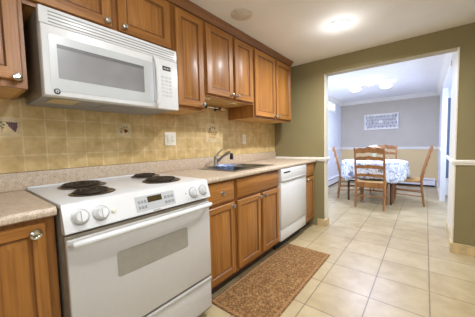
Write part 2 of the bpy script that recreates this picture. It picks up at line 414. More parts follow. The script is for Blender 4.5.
def upper(label, y0, y1, z0, doors, knobs, group='upper wall cabinets'):
    t = thing('wall_cabinet', label, 'cabinet', (.18, (y0+y1)/2, z0), group)
    ops = [(a+.02, b-.02, c+.02, d-.02) for a, b, c, d in doors]
    carcass(y0, y1, z0, ZT+.005, XU, ops, t)
    for (a, b, c, d), kn in zip(doors, knobs):
        dm = door_mesh(XU+.001, XUD, a, b, c, d).build('door', [OAK, OAKH, GROOVE], t)
        if kn: knob(dm, XUD, *kn)
    return t
upper('wall cabinet at far left with round knob, left of the microwave', -.42, .199, 1.421, [(-.4, .182, 1.452, 2.14)], [(.160, 1.462, 1.06)])
upper('short two-door cabinet directly above the white microwave', .201, .999, 1.806, [(.215, .585, 1.826, 2.14), (.622, .985, 1.826, 2.14)], [(.556, 1.853), (.652, 1.853)])
upper('single-door wall cabinet just right of the microwave', 1.001, 1.312, 1.421, [(1.032, 1.296, 1.442, 2.14)], [(1.27, 1.47)])
upper('short two-door wall cabinet raised over the sink', 1.314, 2.008, 1.554, [(1.332, 1.668, 1.572, 2.14), (1.702, 1.99, 1.572, 2.14)], [(1.64, 1.60), (1.725, 1.60)])
upper('tall two-door wall cabinet at the far right end near the olive wall', 2.010, 2.895, 1.421, [(2.035, 2.462, 1.442, 2.14), (2.498, 2.88, 1.442, 2.14)], [(2.435, 1.47), (2.525, 1.47)])
cm = MB(); cm.prism([(.01, ZT+.006), (.36, ZT+.006), (.368, ZT+.006), (.374, ZT+.016), (.396, ZT+.038), (.408, ZT+.046), (.408, H-.001), (.01, H-.001)], -.45, 2.9, 'y')
struct('trim_7', cm, CROWN)

XB, XBD = .612, .634
def base(label, y0, y1, doors, drawers, knobs, dknobs, top=True, panel=False, group='base cabinets under the counters'):
    t = thing('base_cabinet', label, 'cabinet', (.31, (y0+y1)/2, 0), group)
    ops = [(a+.018, b-.018, c+.018, d-.018) for a, b, c, d in doors+drawers]
    carcass(y0, y1, .1, .874, XB, ops, t, top)
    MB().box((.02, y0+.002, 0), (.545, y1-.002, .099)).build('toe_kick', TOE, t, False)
    for (a, b, c, d), kn in zip(doors, knobs):
        dm = door_mesh(XB+.001, XBD, a, b, c, d, .046).build('door', [OAK, OAKH, GROOVE], t)
        if kn: knob(dm, XBD, *kn)
    for (a, b, c, d), kn in zip(drawers, dknobs):
        dm = drawer_mesh(XB+.001, XBD, a, b, c, d).build('drawer_front', OAKH, t)
        if kn: knob(dm, XBD, *kn)
    return t
base('base cabinet at lower left corner, left of the white range', -.45, .203, [(-.43, .170, .13, .856)], [], [(.136, .822, 1.25)], [])
base('narrow base cabinet with one drawer, right beside the range', 1.006, 1.358, [(1.03, 1.336, .13, .69)], [(1.03, 1.336, .712, .86)], [(1.31, .665)], [(1.19, .786)])
base('wide two-door base cabinet under the sink', 1.360, 2.064, [(1.38, 1.711, .13, .69), (1.748, 2.05, .13, .69)], [(1.38, 2.05, .712, .86)], [(1.685, .665), (1.775, .665)], [None], top=False)
base('narrow base cabinet at the end of the run, right of the dishwasher', 2.722, 3.05, [(2.75, 3.03, .13, .69)], [(2.75, 3.03, .712, .86)], [(2.775, .665)], [None])

# countertops
NOSE = .654
def counter(label, y0, y1, hole=None, up0=None, up=True):
    t = thing('countertop', label, 'countertop', (.32, (y0+y1)/2, .876), 'laminate countertops')
    mb = MB(); z0, z1 = .876, .914; xs = .012
    nose = [(.6, z0), (NOSE-.012, z0), (NOSE-.003, z0+.006), (NOSE, z0+.016), (NOSE-.001, z1-.012), (NOSE-.007, z1-.003), (NOSE-.016, z1), (.6, z1)]
    mb.prism(nose, y0, y1, 'y')
    if hole:
        hx0, hx1, hy0, hy1 = hole
        mb.box((xs, y0, z0), (hx0, y1, z1)); mb.box((hx1, y0, z0), (.6, y1, z1))
        mb.box((hx0, y0, z0), (hx1, hy0, z1)); mb.box((hx0, hy1, z0), (hx1, y1, z1))
    else: mb.box((xs, y0, z0), (.6, y1, z1))
    mb.build('counter_slab', COUNTER, t)
    if up: MB().box((.012, up0 if up0 is not None else y0, z1+.0005), (.032, y1, 1.014), 0, .004).build('back_upstand', COUNTER, t)
    return t
SINK = (.13, .55, 1.44, 2.07)
counter('speckled beige countertop to the left of the range', -.45, .205, up=False)
counter('long speckled beige countertop with the sink, right of the range', 1.006, 3.058, SINK, -.45)

# backsplash tiles with painted accent tiles
bs = thing('tile_backsplash', 'tan square-tiled backsplash between counters and wall cabinets', 'backsplash', (0, 1.3, 1.015))
MB().box((.0005, -.45, 1.0155), (.009, 3.075, 1.42)).box((.0005, .2, 1.42), (.005, .999, 1.44)).box((.0005, 1.3125, 1.42), (.009, 2.0095, 1.552)).build('tile_field', SPLASHM, bs, False)
def motif(y, z, kind, s=1.0):
    mb = MB(); h = .0505*s
    mb.box((.0092, y-h, z-h), (.0112, y+h, z+h), 0, .0012)
    def dot(dy, dz, r, mi): mb.lathe([(r*s, 0), (r*s*.8, .0006)], (.0110, y+dy*s, z+dz*s), (1, 0, 0), 10, mi)
    def stem(a, b, r=.0012): mb.tube([(.0116, y+a[0]*s, z+a[1]*s), (.0116, y+b[0]*s, z+b[1]*s)], r*s, 5, 2)
    if kind == 'grape':
        for k, row in enumerate((5, 4, 4, 3, 2, 1)):
            for i in range(row): dot(.012+(i-(row-1)/2)*.009+.002*k, .022-k*.0085, .0058, 1)
        for a in ((-.03, .022), (-.022, .012), (-.034, .006), (-.026, -.004), (-.038, .028)): dot(a[0], a[1], .0062, 2)
        stem((-.04, .03), (.012, .028)); stem((-.03, .0), (-.03, -.03))
    elif kind == 'pot':
        for dy, dz, rr in ((.01, .0, .014), (.012, -.006, .013), (.008, -.008, .012), (.022, -.002, .008)): dot(dy, dz, rr, 3)
        for a in ((-.022, .012), (-.028, -.006), (-.02, -.018), (.0, .024), (.02, .026)): dot(a[0], a[1], .006, 2)
        dot(-.012, .006, .007, 4); stem((-.03, -.02), (.0, .02))
    else:
        for i in range(9): dot(-.022+i*.0055, -.018, .004, 4)
        for i in range(7): dot(-.017+i*.0055, -.024, .004, 4)
        for i in range(14): dot(-.022+(i % 6)*.009, -.008+(i//6)*.0095+.002*(i % 2), .0055, (4, 4, 3, 4, 2)[i % 5])
        for a in ((-.03, .004), (.03, .004), (-.02, .022), (.016, .026), (.0, .03)): dot(a[0], a[1], .006, 2)
        stem((-.024, -.014), (-.012, .034), .0014); stem((.024, -.014), (.014, .034), .0014)
    return mb.build('accent_tile', [PLAINTILE, PURPLE, VINE, TERRA, OCHRE], bs)
motif(.1685, 1.267, 'grape')['label'] = 'painted tile with purple grapes'
motif(.7985, 1.267, 'pot')['label'] = 'painted tile with a terracotta fruit'
motif(1.744, 1.266+.0, 'basket', 1.0+1.02)['label'] = 'large pale tile panel with a fruit basket'

# switch and outlet plates
def plate(label, y, z, w, h, kind):
    t = thing('wall_plate', label, 'wall plate', (.0115, y, z-h/2), 'plates on the tile backsplash')
    MB().box((.0115, y-w/2, z-h/2), (.0165, y+w/2, z+h/2), 0, .002).build('cover_plate', PLATE, t)
    n = 2 if w > .1 else 1
    for i in range(n):
        yy = y + (i-(n-1)/2)*.046
        if kind[i] == 's': MB().box((.0165, yy-.015, z-.032), (.0195, yy+.015, z+.032), 0, .0015).build('rocker', CREAM, t)
        else:
            mb = MB(); mb.box((.0165, yy-.015, z-.032), (.0185, yy+.015, z+.032), 0, .001)
            for dz in (-.016, .016):
                for dy in (-.006, .006): mb.box((.0184, yy+dy-.0012, z+dz-.004), (.0188, yy+dy+.0012, z+dz+.004), 1)
            mb.build('socket', [PLATE, BLACK], t)
plate('double ivory switch and outlet plate on tiles right of the microwave', 1.205, 1.203, .117, .117, 'so')
plate('single ivory outlet plate on tiles behind the sink', 2.30, 1.20, .072, .117, 'o')

# ------------------------------------------------------------------ the range
KSKIRT = plain('grey_knob_skirt', (176, 176, 176), .35, .3)
R0, R1 = .213, 1.003
rg = thing('electric_range', 'white electric coil-burner range between the two counters', 'stove', (.34, .6, 0))
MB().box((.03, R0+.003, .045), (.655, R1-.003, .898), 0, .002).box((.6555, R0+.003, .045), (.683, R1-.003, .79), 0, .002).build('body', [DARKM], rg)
ck = MB()
ck.box((.034, R0, .899), (.67, R1, .921), 0, .006); ck.box((.034, R0+.004, .9205), (.056, R1-.004, .930), 0, .004)
ck.build('cooktop', WHITE, rg)
P0, P1 = Vector((.677, 0, .910)), Vector((.7065, 0, .815))
pn_dir = (P1-P0).normalized(); pn_n = Vector((-pn_dir.z, 0, pn_dir.x))
def onp(y, z, off=0):
    t = (z-P0.z)/(P1.z-P0.z); return Vector((P0.x+(P1.x-P0.x)*t, y, z)) + pn_n*off
cpn = MB(); cpn.prism([(.6705, .917), (.674, .9165), (.677, .910), (.7065, .815), (.708, .808), (.702, .803), (.657, .803), (.657, .8985), (.6705, .8985)], R0, R1, 'y')
cp_ = cpn.build('control_panel', WHITE, rg)
def slab(y0, y1, z0, z1, t, mat, name, parent, mi=0):
    a = [onp(y0, z0), onp(y1, z0), onp(y1, z1), onp(y0, z1)]
    return MB().loops([[p+pn_n*.0005 for p in a], [p+pn_n*(.0005+t) for p in a]]).build(name, mat, parent, False)
ov = slab(.508, .735, .820, .893, .0012, plain('clock_panel_grey', (186, 188, 190), .4, var=.01), 'clock_panel', cp_)
slab(.572, .654, .857, .886, .0022, LCD, 'clock_display', cp_)
KEYG = plain('key_grey', (142, 144, 148), .4)
for i in range(3):
    for j in range(2):
        slab(.520+i*.016, .532+i*.016, .832+j*.026, .846+j*.026, .002, KEYG, 'key', cp_) if i < 3 else None
        slab(.668+i*.021, .684+i*.021, .832+j*.026, .846+j*.026, .002, KEYG, 'key', cp_)
slab(.592, .636, .811, .8155, .0006, SLOT, 'brand_mark', cp_)
def rknob(y, z, lab=None):
    kb = MB(); o = onp(y, z, .0006)
    kb.lathe([(.034, 0), (.034, .002), (.029, .003)], o, pn_n, 28, 1)
    kb.lathe([(.028, .003), (.028, .008), (.0245, .012), (.023, .026), (.020, .030)], o, pn_n, 24)
    u = pn_dir
    c = o + pn_n*.034
    q = [c+u*.021+Vector((0, .005, 0)), c-u*.021+Vector((0, .005, 0)), c-u*.021-Vector((0, .005, 0)), c+u*.021-Vector((0, .005, 0))]
    kb.loops([[p-pn_n*.02 for p in q], [p+pn_n*.003 for p in q]])
    return kb.build('burner_knob', [WHITE, KSKIRT], rg)
for y, z in ((.272, .860), (.350, .858), (.872, .855), (.950, .858)): rknob(y, z)
MB().lathe([(.009, 0), (.009, .006), (.005, .009)], onp(.402, .856, .0006), pn_n, 14).build('indicator_light', CREAM, rg)
MB().lathe([(.004, 0), (.003, .002)], onp(.815, .858, .0006), pn_n, 10).build('indicator_light', SLOT, rg)
for (x, y, rr) in ((.225, .435, .118), (.505, .39, .098), (.185, .855, .098), (.475, .80, .115)):
    pb = MB(); z = .9213
    pb.lathe([(rr, 0), (rr+.004, .003), (rr-.004, .006), (rr-.014, .003), (rr*.3, .0015)], (x, y, z), (0, 0, 1), 32)
    p_ = pb.build('burner', PAN, rg)
    cb = MB(); turns = 4 if rr > .1 else 3; pts = []
    r0, r1 = .016, rr-.016
    for k in range(turns*22+1):
        a = k/22*2*math.pi; q = r0+(r1-r0)*k/(turns*22); pts.append((x+q*math.cos(a), y+q*math.sin(a), z+.013))
    cb.tube(pts, .0062, 6); cb.build('coil', COIL, p_)
    sb_ = MB()
    for a in (0, 2.1, 4.2): sb_.tube([(x, y, z+.0055), (x+(rr-.008)*math.cos(a), y+(rr-.008)*math.sin(a), z+.0055)], .0025, 5)
    sb_.build('coil_support', PAN, p_)
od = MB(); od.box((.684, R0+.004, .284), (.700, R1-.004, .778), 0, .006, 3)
odo = od.build('oven_door', WHITE_SHADED, rg)
def rrect(y0, y1, z0, z1, r, x, n=5):
    pts = []
    for cy, cz, a0 in ((y1-r, z1-r, 0), (y0+r, z1-r, 90), (y0+r, z0+r, 180), (y1-r, z0+r, 270)):
        for k in range(n+1):
            a = math.radians(a0+90*k/n); pts.append((x, cy+r*math.cos(a), cz+r*math.sin(a)))
    return pts
MB().loops([rrect(.405, .812, .541, .661, .014, .7002), rrect(.405, .812, .541, .661, .014, .7012), rrect(.408, .809, .544, .658, .012, .7017)]).build('oven_window', OWIN, odo)
hb = MB(); hy0, hy1 = R0+.018, R1-.012
hb.tube([(.703, hy0, .760), (.726, hy0+.008, .764), (.738, hy0+.04, .766), (.741, hy0+.12, .767), (.742, .6, .767), (.741, hy1-.12, .767), (.738, hy1-.04, .766), (.726, hy1-.008, .764), (.703, hy1, .760)], [.011, .013, .0135, .0135, .0135, .0135, .0135, .013, .011], 12, upv=(0, 0, 1))
hb.build('oven_handle', WHITE, odo)
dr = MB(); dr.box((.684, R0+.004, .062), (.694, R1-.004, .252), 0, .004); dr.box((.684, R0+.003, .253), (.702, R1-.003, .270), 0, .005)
dr.build('storage_drawer', WHITE_SHADED, rg)
for x in (.08, .6):
    for y in (R0+.05, R1-.05): MB().lathe([(.018, 0), (.018, .012), (.01, .014), (.01, .0455)], (x, y, 0), (0, 0, 1), 12).build('foot', BLACK, rg)
# ------------------------------------------------------------------ the microwave
M0, M1, MZ0, MZ1, MX = .243, .999, 1.392, 1.800, .422
mw = thing('microwave', 'white over-the-range microwave above the stove', 'microwave', (.2, .61, MZ0))
mb = MB(); mb.box((.012, M0+.002, MZ0+.012), (MX-.045, M1-.002, MZ1), 0, .003)
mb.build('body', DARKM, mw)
ub = MB(); ub.box((.014, M0+.004, MZ0+.002), (MX-.046, M1-.004, MZ0+.0115)); ub.build('underside', SLOT, mw, False)
MB().box((.20, M0+.05, MZ0-.001), (.34, M0+.17, MZ0+.0015), 0, .0005).build('task_lamp_cover', OAKU and plain('lamp_cover', (206, 186, 140), .4), mw)
MB().box((.10, .55, MZ0-.001), (.30, .72, MZ0+.0015)).build('grease_filter', SLOT, mw, False)
vg = MB(); vg.box((MX-.0445, M0, 1.722), (MX-.004, M1, MZ1), 0, .004)
vgo = vg.build('vent_grille', WHITE, mw)
for k in range(4):
    MB().box((MX-.010, M0+.035, 1.732+k*.0155), (MX-.0025, M1-.022, 1.7375+k*.0155), 0, .001).build('vent_slot', SLOT, vgo)
BAND = plain('dark_window_band', (104, 104, 104), .4)
fd = MB(); ya, yb = M0, .826
def ml(x, i): return [(x, ya+i, MZ0+i), (x, yb-i*.3, MZ0+i), (x, yb-i*.3, 1.7205-i*.3), (x, ya+i, 1.7205-i*.3)]
fd.loops([ml(MX-.044, 0), ml(MX-.012, 0), ml(MX-.003, .005), ml(MX, .013)])
fdo = fd.build('door', WHITE, mw)
MB().loops([rrect(.272, .806, 1.418, 1.678, .012, MX-.001), rrect(.272, .806, 1.418, 1.678, .012, MX+.0015), rrect(.276, .802, 1.422, 1.674, .010, MX+.0018)]).build('door_bezel', BEZEL, fdo)
MB().loops([rrect(.303, .742, 1.478, 1.636, .006, MX+.0019), rrect(.303, .742, 1.478, 1.636, .006, MX+.0026)]).build('door_window', MWIN, fdo)
MB().box((MX+.0027, .303, 1.620), (MX+.0036, .742, 1.638)).build('window_top_band', BAND, fdo, False)
MB().box((MX-.0005, .8065, 1.425), (MX+.0012, .8115, 1.705)).build('handle_recess', SLOT, fdo, False)  # grey strip painted for the shadow beside the door handle
mh = MB(); mh.tube([(MX-.002, .818, 1.412), (MX+.020, .818, 1.425), (MX+.034, .818, 1.47), (MX+.037, .818, 1.56), (MX+.034, .818, 1.65), (MX+.020, .818, 1.70), (MX-.002, .818, 1.716)], [.012, .013, .013, .013, .013, .013, .012], 10, upv=(0, 1, 0))
mh.build('door_handle', WHITE, fdo)
bd = MB(); bd.lathe([(.0135, 0), (.0135, .002), (.012, .003)], (MX+.0002, .293, 1.4285-.013), (1, 0, 0), 20, 0)
bd.lathe([(.0075, 0), (.0065, .0008)], (MX+.003, .293, 1.4285-.013), (1, 0, 0), 14, 1); bd.lathe([(.004, 0), (.0035, .0006)], (MX+.0037, .293, 1.4285-.013), (1, 0, 0), 10, 0)
bd.build('badge', [plain('badge_grey', (72, 74, 80), .35, .5), LGREY], fdo)
pc = MB(); pc.box((MX-.044, .8285, MZ0), (MX-.001, M1, 1.7205), 0, .006)
pco = pc.build('control_panel', WHITE, mw)
MB().box((MX-.0009, .878, 1.648), (MX+.0006, .940, 1.676)).build('clock_display', BLACK, pco, False)
dg = MB()
for k, y in enumerate((.890, .903, .916, .928)): dg.box((MX+.0006, y-.004, 1.656), (MX+.0010, y+.003, 1.667))
dg.build('clock_digits', LGREY, pco, False)
for r_ in range(6):
    for c2 in range(3):
        MB().box((MX-.0009, .868+c2*.028, 1.475+r_*.024), (MX+.0004, .888+c2*.028, 1.488+r_*.024)).build('key', LGREY, pco, False)
# ------------------------------------------------------------------ the dishwasher
dw = thing('dishwasher', 'white built-in dishwasher under the counter', 'dishwasher', (.32, 2.39, 0))
D0, D1 = 2.068, 2.718
MB().box((.03, D0+.004, .1), (.60, D1-.004, .870)).build('tub', DARKM, dw, False)
MB().box((.601, D0+.002, .246), (.648, D1-.002, .737), 0, .005).build('door_panel', WHITE, dw)
cpd = MB().box((.601, D0+.002, .740), (.654, D1-.002, .872), 0, .006).build('control_panel', WHITE, dw)
MB().box((.6542, D0+.05, .826), (.6552, D0+.20, .842)).build('brand_strip', BLACK, cpd, False)
for k in range(5): MB().box((.6542, D0+.24+k*.05, .800), (.6556, D0+.27+k*.05, .813), 0, .0005).build('button', LGREY, cpd)
MB().box((.6542, D0+.04, .748), (.660, D1-.04, .756), 0, .002).build('grip_lip', WHITE, cpd)
MB().box((.601, D0+.002, .112), (.640, D1-.002, .240), 0, .004).build('lower_panel', WHITE, dw)
MB().box((.03, D0+.01, 0), (.56, D1-.01, .099)).build('kick_plate', BLACK, dw, False)
# ------------------------------------------------------------------ sink, faucet, basin
sk = thing('kitchen_sink', 'double-bowl stainless steel sink set in the counter', 'sink', (.34, 1.755, .9145))
hx0, hx1, hy0, hy1 = SINK
rm = MB(); o = .018
rm.box((hx0-o, hy0-o, .9145), (hx0+.05, hy1+o, .9185), 0, .0015); rm.box((hx1-.03, hy0-o, .9145), (hx1+o, hy1+o, .9185), 0, .0015)
rm.box((hx0+.05, hy0-o, .9145), (hx1-.03, hy0+.03, .9185), 0, .0015); rm.box((hx0+.05, hy1-.03, .9145), (hx1-.03, hy1+o, .9185), 0, .0015)
rm.box((hx0+.05, 1.74, .9145), (hx1-.03, 1.78, .9185), 0, .0015)
rm.build('rim', STEEL, sk)
for a, b in ((hy0+.03, 1.74), (1.78, hy1-.03)):
    def q(i, z): return [(hx0+.05+i, a+i, z), (hx1-.03-i, a+i, z), (hx1-.03-i, b-i, z), (hx0+.05+i, b-i, z)]
    bo = MB(); bo.loops([q(-.002, .914), q(.004, .90), q(.012, .76), q(.03, .745), q(.031, .743), q(.010, .757), q(.002, .90), q(-.004, .912)][0:4], 0, False, True)
    bm_ = bo.build('bowl', STEEL, sk)
    MB().lathe([(.04, 0), (.04, .002), (.02, .0025)], ((hx0+hx1)/2, (a+b)/2, .7452), (0, 0, 1), 20).build('drain', CHROME, bm_)
fx, fy = .125, 1.665
fc = thing('faucet', 'chrome kitchen faucet with angled spout behind the sink', 'faucet', (fx, fy, .919))
MB().box((fx-.024, fy-.10, .919), (fx+.024, fy+.10, .927), 0, .006).build('deck_plate', NICKEL, fc)
MB().lathe([(.026, 0), (.024, .03), (.021, .06), (.023, .085), (.016, .095)], (fx, fy, .9272), (0, 0, 1), 18).build('body', NICKEL, fc)
sp = MB(); sp.tube([(fx+.015, fy+.012, .975), (fx+.045, fy+.035, 1.01), (fx+.085, fy+.066, 1.048), (fx+.108, fy+.084, 1.060), (fx+.124, fy+.096, 1.052)], [.015, .0135, .013, .0145, .015], 12)
spo = sp.build('spout', NICKEL, fc)
sh = MB(); sh.lathe([(.017, 0), (.019, .01), (.016, .05), (.013, .062)], (fx+.127, fy+.099, .988), (0, 0, 1), 14); sh.build('spray_head', BLACK, spo)
lv = MB(); lv.tube([(fx, fy, 1.018), (fx+.005, fy+.02, 1.045), (fx+.02, fy+.075, 1.088)], [.012, .010, .007], 10); lv.build('lever', NICKEL, fc)
# blue basin standing in the near bowl
bl = MB(); cx_, cy_ = .305, 1.608
def ell(a, b, z, wav=0, n=40):
    return [(cx_+a*math.cos(t), cy_+b*math.sin(t), z+wav*math.sin(10*t)) for t in [2*math.pi*k/n for k in range(n)]]
bl.loops([ell(.035, .037, .7485), ell(.052, .055, .83), ell(.066, .070, .89), ell(.084, .090, .922, .001), ell(.098, .108, .943, .003), ell(.095, .105, .946, .003), ell(.079, .085, .924), ell(.060, .064, .89), ell(.045, .048, .83), ell(.02, .022, .757)], 0)
tag(bl.build('dish_basin', BLUE, None, True, (cx_, cy_, .7485)), 'pale blue oval dish basin standing in the left sink bowl', 'basin')

# paper towel holder under the short cabinet
ph = thing('paper_towel_holder', 'empty paper towel rod on the tiles below the short cabinet over the sink', 'paper towel holder', (.006, 1.69, 1.50))
for y in (1.592, 1.79):
    MB().box((.0095, y-.012, 1.502), (.015, y+.012, 1.545), 0, .002).box((.0151, y-.005, 1.514), (.085, y+.005, 1.532), 0, .002).lathe([(.014, -.007), (.017, 0), (.014, .007)], (.082, y, 1.523), (0, 1, 0), 14).build('bracket', BLACK, ph)
MB().tube([(.082, 1.600, 1.523), (.082, 1.782, 1.523)], .006, 10).build('rod', CHROME, ph)
MB().lathe([(.008, 0), (.014, .012), (.016, .05), (.010, .07)], (.082, 1.80, 1.523), (0, 1, 0), 14).build('end_knob', PEACH, ph)
for y, tx in ((1.40, 'small square lamp under the left half of the cabinet over the sink'), (1.78, 'small square lamp under the right half of the cabinet over the sink')):
    t = thing('cabinet_lamp', tx, 'lamp', (.27, y, 1.545), 'lamps under the short cabinet')
    MB().box((.24, y-.035, 1.5445), (.30, y+.035, 1.5535), 0, .003).build('housing', PLATE, t)
    MB().box((.25, y-.025, 1.543), (.29, y+.025, 1.5444)).build('lens', OCHRE, t, False)

# rug
rgm = MB(); x0, x1, y0, y1 = .594, 1.068, 1.072, 2.305
rgm.box((x0, y0, .0008), (x1, y1, .008), 0, .003)
ro = thing('floor_rug', 'brown woven runner rug on the tiles before the sink cabinets', 'rug', (.83, 1.69, 0))
ro.location = (.83, 1.69, 0)
rgm.build('pile', RUG, ro)
rb = MB(); 
for a, b in (((x0+.012, y0+.012), (x0+.026, y1-.012)), ((x1-.026, y0+.012), (x1-.012, y1-.012)), ((x0+.026, y0+.012), (x1-.026, y0+.026)), ((x0+.026, y1-.026), (x1-.026, y1-.012))):
    rb.box((a[0], a[1], .0081), (b[0], b[1], .0094))
rb.build('border_stripe', RUGB, ro, False)

# ------------------------------------------------------------------ kitchen ceiling lamps
OFFL = plain('unlit_fixture_beige', (214, 204, 188), .6)
def recessed(label, x, y, lit, power=1.0, ceiling_fill=.1, group='round recessed ceiling lamps'):
    t = thing('recessed_light', label, 'ceiling light', (x, y, H), group)
    MB().lathe([(.070, -.002), (.092, -.001), (.094, .004), (.080, .010), (.068, .008)], (x, y, H-.0005), (0, 0, -1), 32, 0, False).build('trim_ring', TRIMW if lit else OFFL, t)
    MB().lathe([(.0675, .001), (.0675, .008), (.054, .014), (.02, .018)], (x, y, H-.001), (0, 0, -1), 28).build('lens', LENS if lit else OFFL, t)
    if lit:
        L = bpy.data.lights.new('bulb', 'AREA'); L.shape = 'DISK'; L.size = .10; L.energy = KIT_W*power; L.color = WARM; L.spread = 2.85
        b = bpy.data.objects.new('bulb', L); COL.objects.link(b); b.parent = t; b.location = (0, 0, -.021)
        L = bpy.data.lights.new('glow', 'POINT'); L.energy = KIT_W*ceiling_fill; L.color = WARM; L.shadow_soft_size = .05  # extra point light under the lens, added to brighten the ceiling
        b = bpy.data.objects.new('glow', L); COL.objects.link(b); b.parent = t; b.location = (0, 0, -.15)
recessed('lit recessed ceiling light in front of the wide opening', 1.154, 2.268, True, 1.8, .12)
recessed('unlit round ceiling fixture above the sink cabinets', .588, 1.547, False)
recessed('lit recessed ceiling light above the front of the range', 1.42, .5, True, .38, .42)  # lamp out of view, added to bring up the kitchen's brightness
recessed('lit recessed ceiling light behind the viewpoint, right', 2.6, .55, True, .72, 1.0)  # second lamp out of view, added as fill for the cabinet fronts

# ------------------------------------------------------------------ dining room
def make_chair():
    t = thing('dining_chair', '', 'chair', (0, 0, 0), 'ladder-back chairs around the table')
    hw = .210
    def postx(z): return hw + .004*max(0, z-.45)
    def posty(z):
        if z < .45: return -.205 - .045*((.45-z)/.45)**1.6
        return -.205 - .125*((z-.45)/.55)**1.2
    for s in (-1, 1):
        zs = [0, .06, .15, .3, .45, .6, .75, .9, 1.015, 1.032]
        MB().tube([(s*postx(z), posty(z), z) for z in zs], [.015, .017, .018, .019, .0205, .0185, .0175, .0165, .015, .009], 10).build('back_post', CHAIRW, t)
        MB().tube([(s*hw*.98, .195, z) for z in (0, .03, .06, .2, .3, .36, .43)], [.013, .016, .014, .019, .020, .017, .020], 10).build('front_leg', CHAIRW, t)
        MB().tube([(s*hw, -.215, .17), (s*hw*.98, .195, .19)], .009, 8).build('side_stretcher', CHAIRW, t)
        MB().tube([(s*hw, -.208, .27), (s*hw*.98, .195, .275)], .009, 8).build('side_stretcher', CHAIRW, t)
    MB().tube([(-hw*.98, .195, .235), (hw*.98, .195, .235)], .011, 8).build('front_stretcher', CHAIRW, t)
    MB().tube([(-hw, -.213, .21), (hw, -.213, .21)], .009, 8).build('rear_stretcher', CHAIRW, t)
    def slat(zc, h, arch):
        lo = []; n = 20; mb = MB(); sec = []
        for k in range(n+1):
            u = -1+2*k/n; x = u*(postx(zc)-.008); bow = -.028*(1-u*u)
            a = arch*(math.cos(u*math.pi*1.0)*.5+.5) + arch*.35*math.cos(u*math.pi*3)
            zt = zc+h/2+a; zb = zc-h/2+a*.55
            y = posty(zc)+bow; sec.append([(x, y-.006, zb), (x, y+.006, zb), (x, y+.006, zt), (x, y-.006, zt)])
        mb.loops(sec); return mb.build('slat', CHAIRW, t)
    slat(.975, .078, .024); slat(.846, .056, .018); slat(.706, .052, .016); slat(.566, .044, .012)
    st = MB(); zt = .452
    st.loops([[(-.205, -.19, zt-.045), (.205, -.19, zt-.045), (.222, .215, zt-.045), (-.222, .215, zt-.045)],
              [(-.208, -.193, zt-.015), (.208, -.193, zt-.015), (.225, .218, zt-.015), (-.225, .218, zt-.015)],
              [(-.195, -.180, zt), (.195, -.180, zt), (.212, .205, zt), (-.212, .205, zt)], [(-.1, -.09, zt-.006), (.1, -.09, zt-.006), (.1, .1, zt-.006), (-.1, .1, zt-.006)]])
    st.build('seat', RUSH, t)
    MB().box((-.190, -.214, .350), (.190, -.198, .446), 0, .003).build('rear_rail', CHAIRW, t)
    return t
c0 = make_chair()
spots = [((1.078, 4.565, 0), 0, 'ladder-back wooden chair with its back to the kitchen, nearest one'),
         ((.618, 5.112, 0), -74.3, 'ladder-back wooden chair at the left side of the table, seen edge-on'),
         ((1.545, 5.165, 0), 91, 'ladder-back wooden chair pulled out at right of the table'),
         ((1.085, 5.86, 0), 180, 'ladder-back wooden chair on the far side of the table')]
for i, (loc, rz, lab) in enumerate(spots):
    c = c0 if i == 0 else copy_tree(c0)
    c.location = loc; c.rotation_euler = (0, 0, math.radians(rz)); c['label'] = lab
TX, TY = 1.008, 5.10
tb = thing('dining_table', 'round dining table hidden under the floral cloth', 'table', (TX, TY, 0))
MB().lathe([(.51, .728), (.54, .732), (.545, .745), (.54, .754), (.02, .755)], (TX, TY, 0), (0, 0, 1), 48).build('tabletop', TABLEW, tb)
ap = MB()
for a, b in (((-.308, -.31), (.324, -.29)), ((-.308, .32), (.324, .34)), ((-.35, -.268), (-.33, .298)), ((.346, -.268), (.366, .298))): ap.box((.985+a[0], TY+a[1], .64), (.985+b[0], TY+b[1], .7275))
ap.build('apron', TABLEW, tb, False)
for x, y in ((.645, 4.80), (1.341, 4.80), (.645, 5.43), (1.341, 5.43)):
    MB().tube([(x, y, z) for z in (0, .04, .08, .3, .5, .6, .727)], [.014, .02, .016, .022, .027, .024, .030], 12).build('leg', TABLEW, tb)
cl = MB(); n = 160; rings = []
for rr, z in ((.05, .7575), (.3, .7575), (.50, .7575), (.545, .756)):
    rings.append([(TX+rr*math.cos(2*math.pi*k/n), TY+rr*math.sin(2*math.pi*k/n), z) for k in range(n)])
for s_ in (.12, .3, .55, .8, 1.0):
    lp = []
    for k in range(n):
        t = 2*math.pi*k/n
        fold = .020*math.sin(11*t+.7)+.012*math.sin(17*t+2)
        drop = .266+.085*max(0, -math.cos(4*t))+.010*math.sin(11*t+.7) + (.010 if k % 2 else 0)*(s_ == 1.0)
        rr = .556 + s_*fold*.8 + .012*s_
        lp.append((TX+rr*math.cos(t), TY+rr*math.sin(t), .754-drop*s_))
    rings.append(lp)
cl.loops(rings, 1, True, False, mis=lambda k, i: 0 if k < 2 else 1)
cl.bm.faces.ensure_lookup_table()
co = cl.build('tablecloth', [CLOTHTOP, CLOTH], None, True, (TX, TY, .7575), 80)
for p in co.data.polygons:
    if len(p.vertices) > 4: p.material_index = 0
md = co.modifiers.new('thickness', 'SOLIDIFY'); md.thickness = .002; md.offset = 1
tag(co, 'white and blue floral tablecloth draped over the round dining table', 'tablecloth')
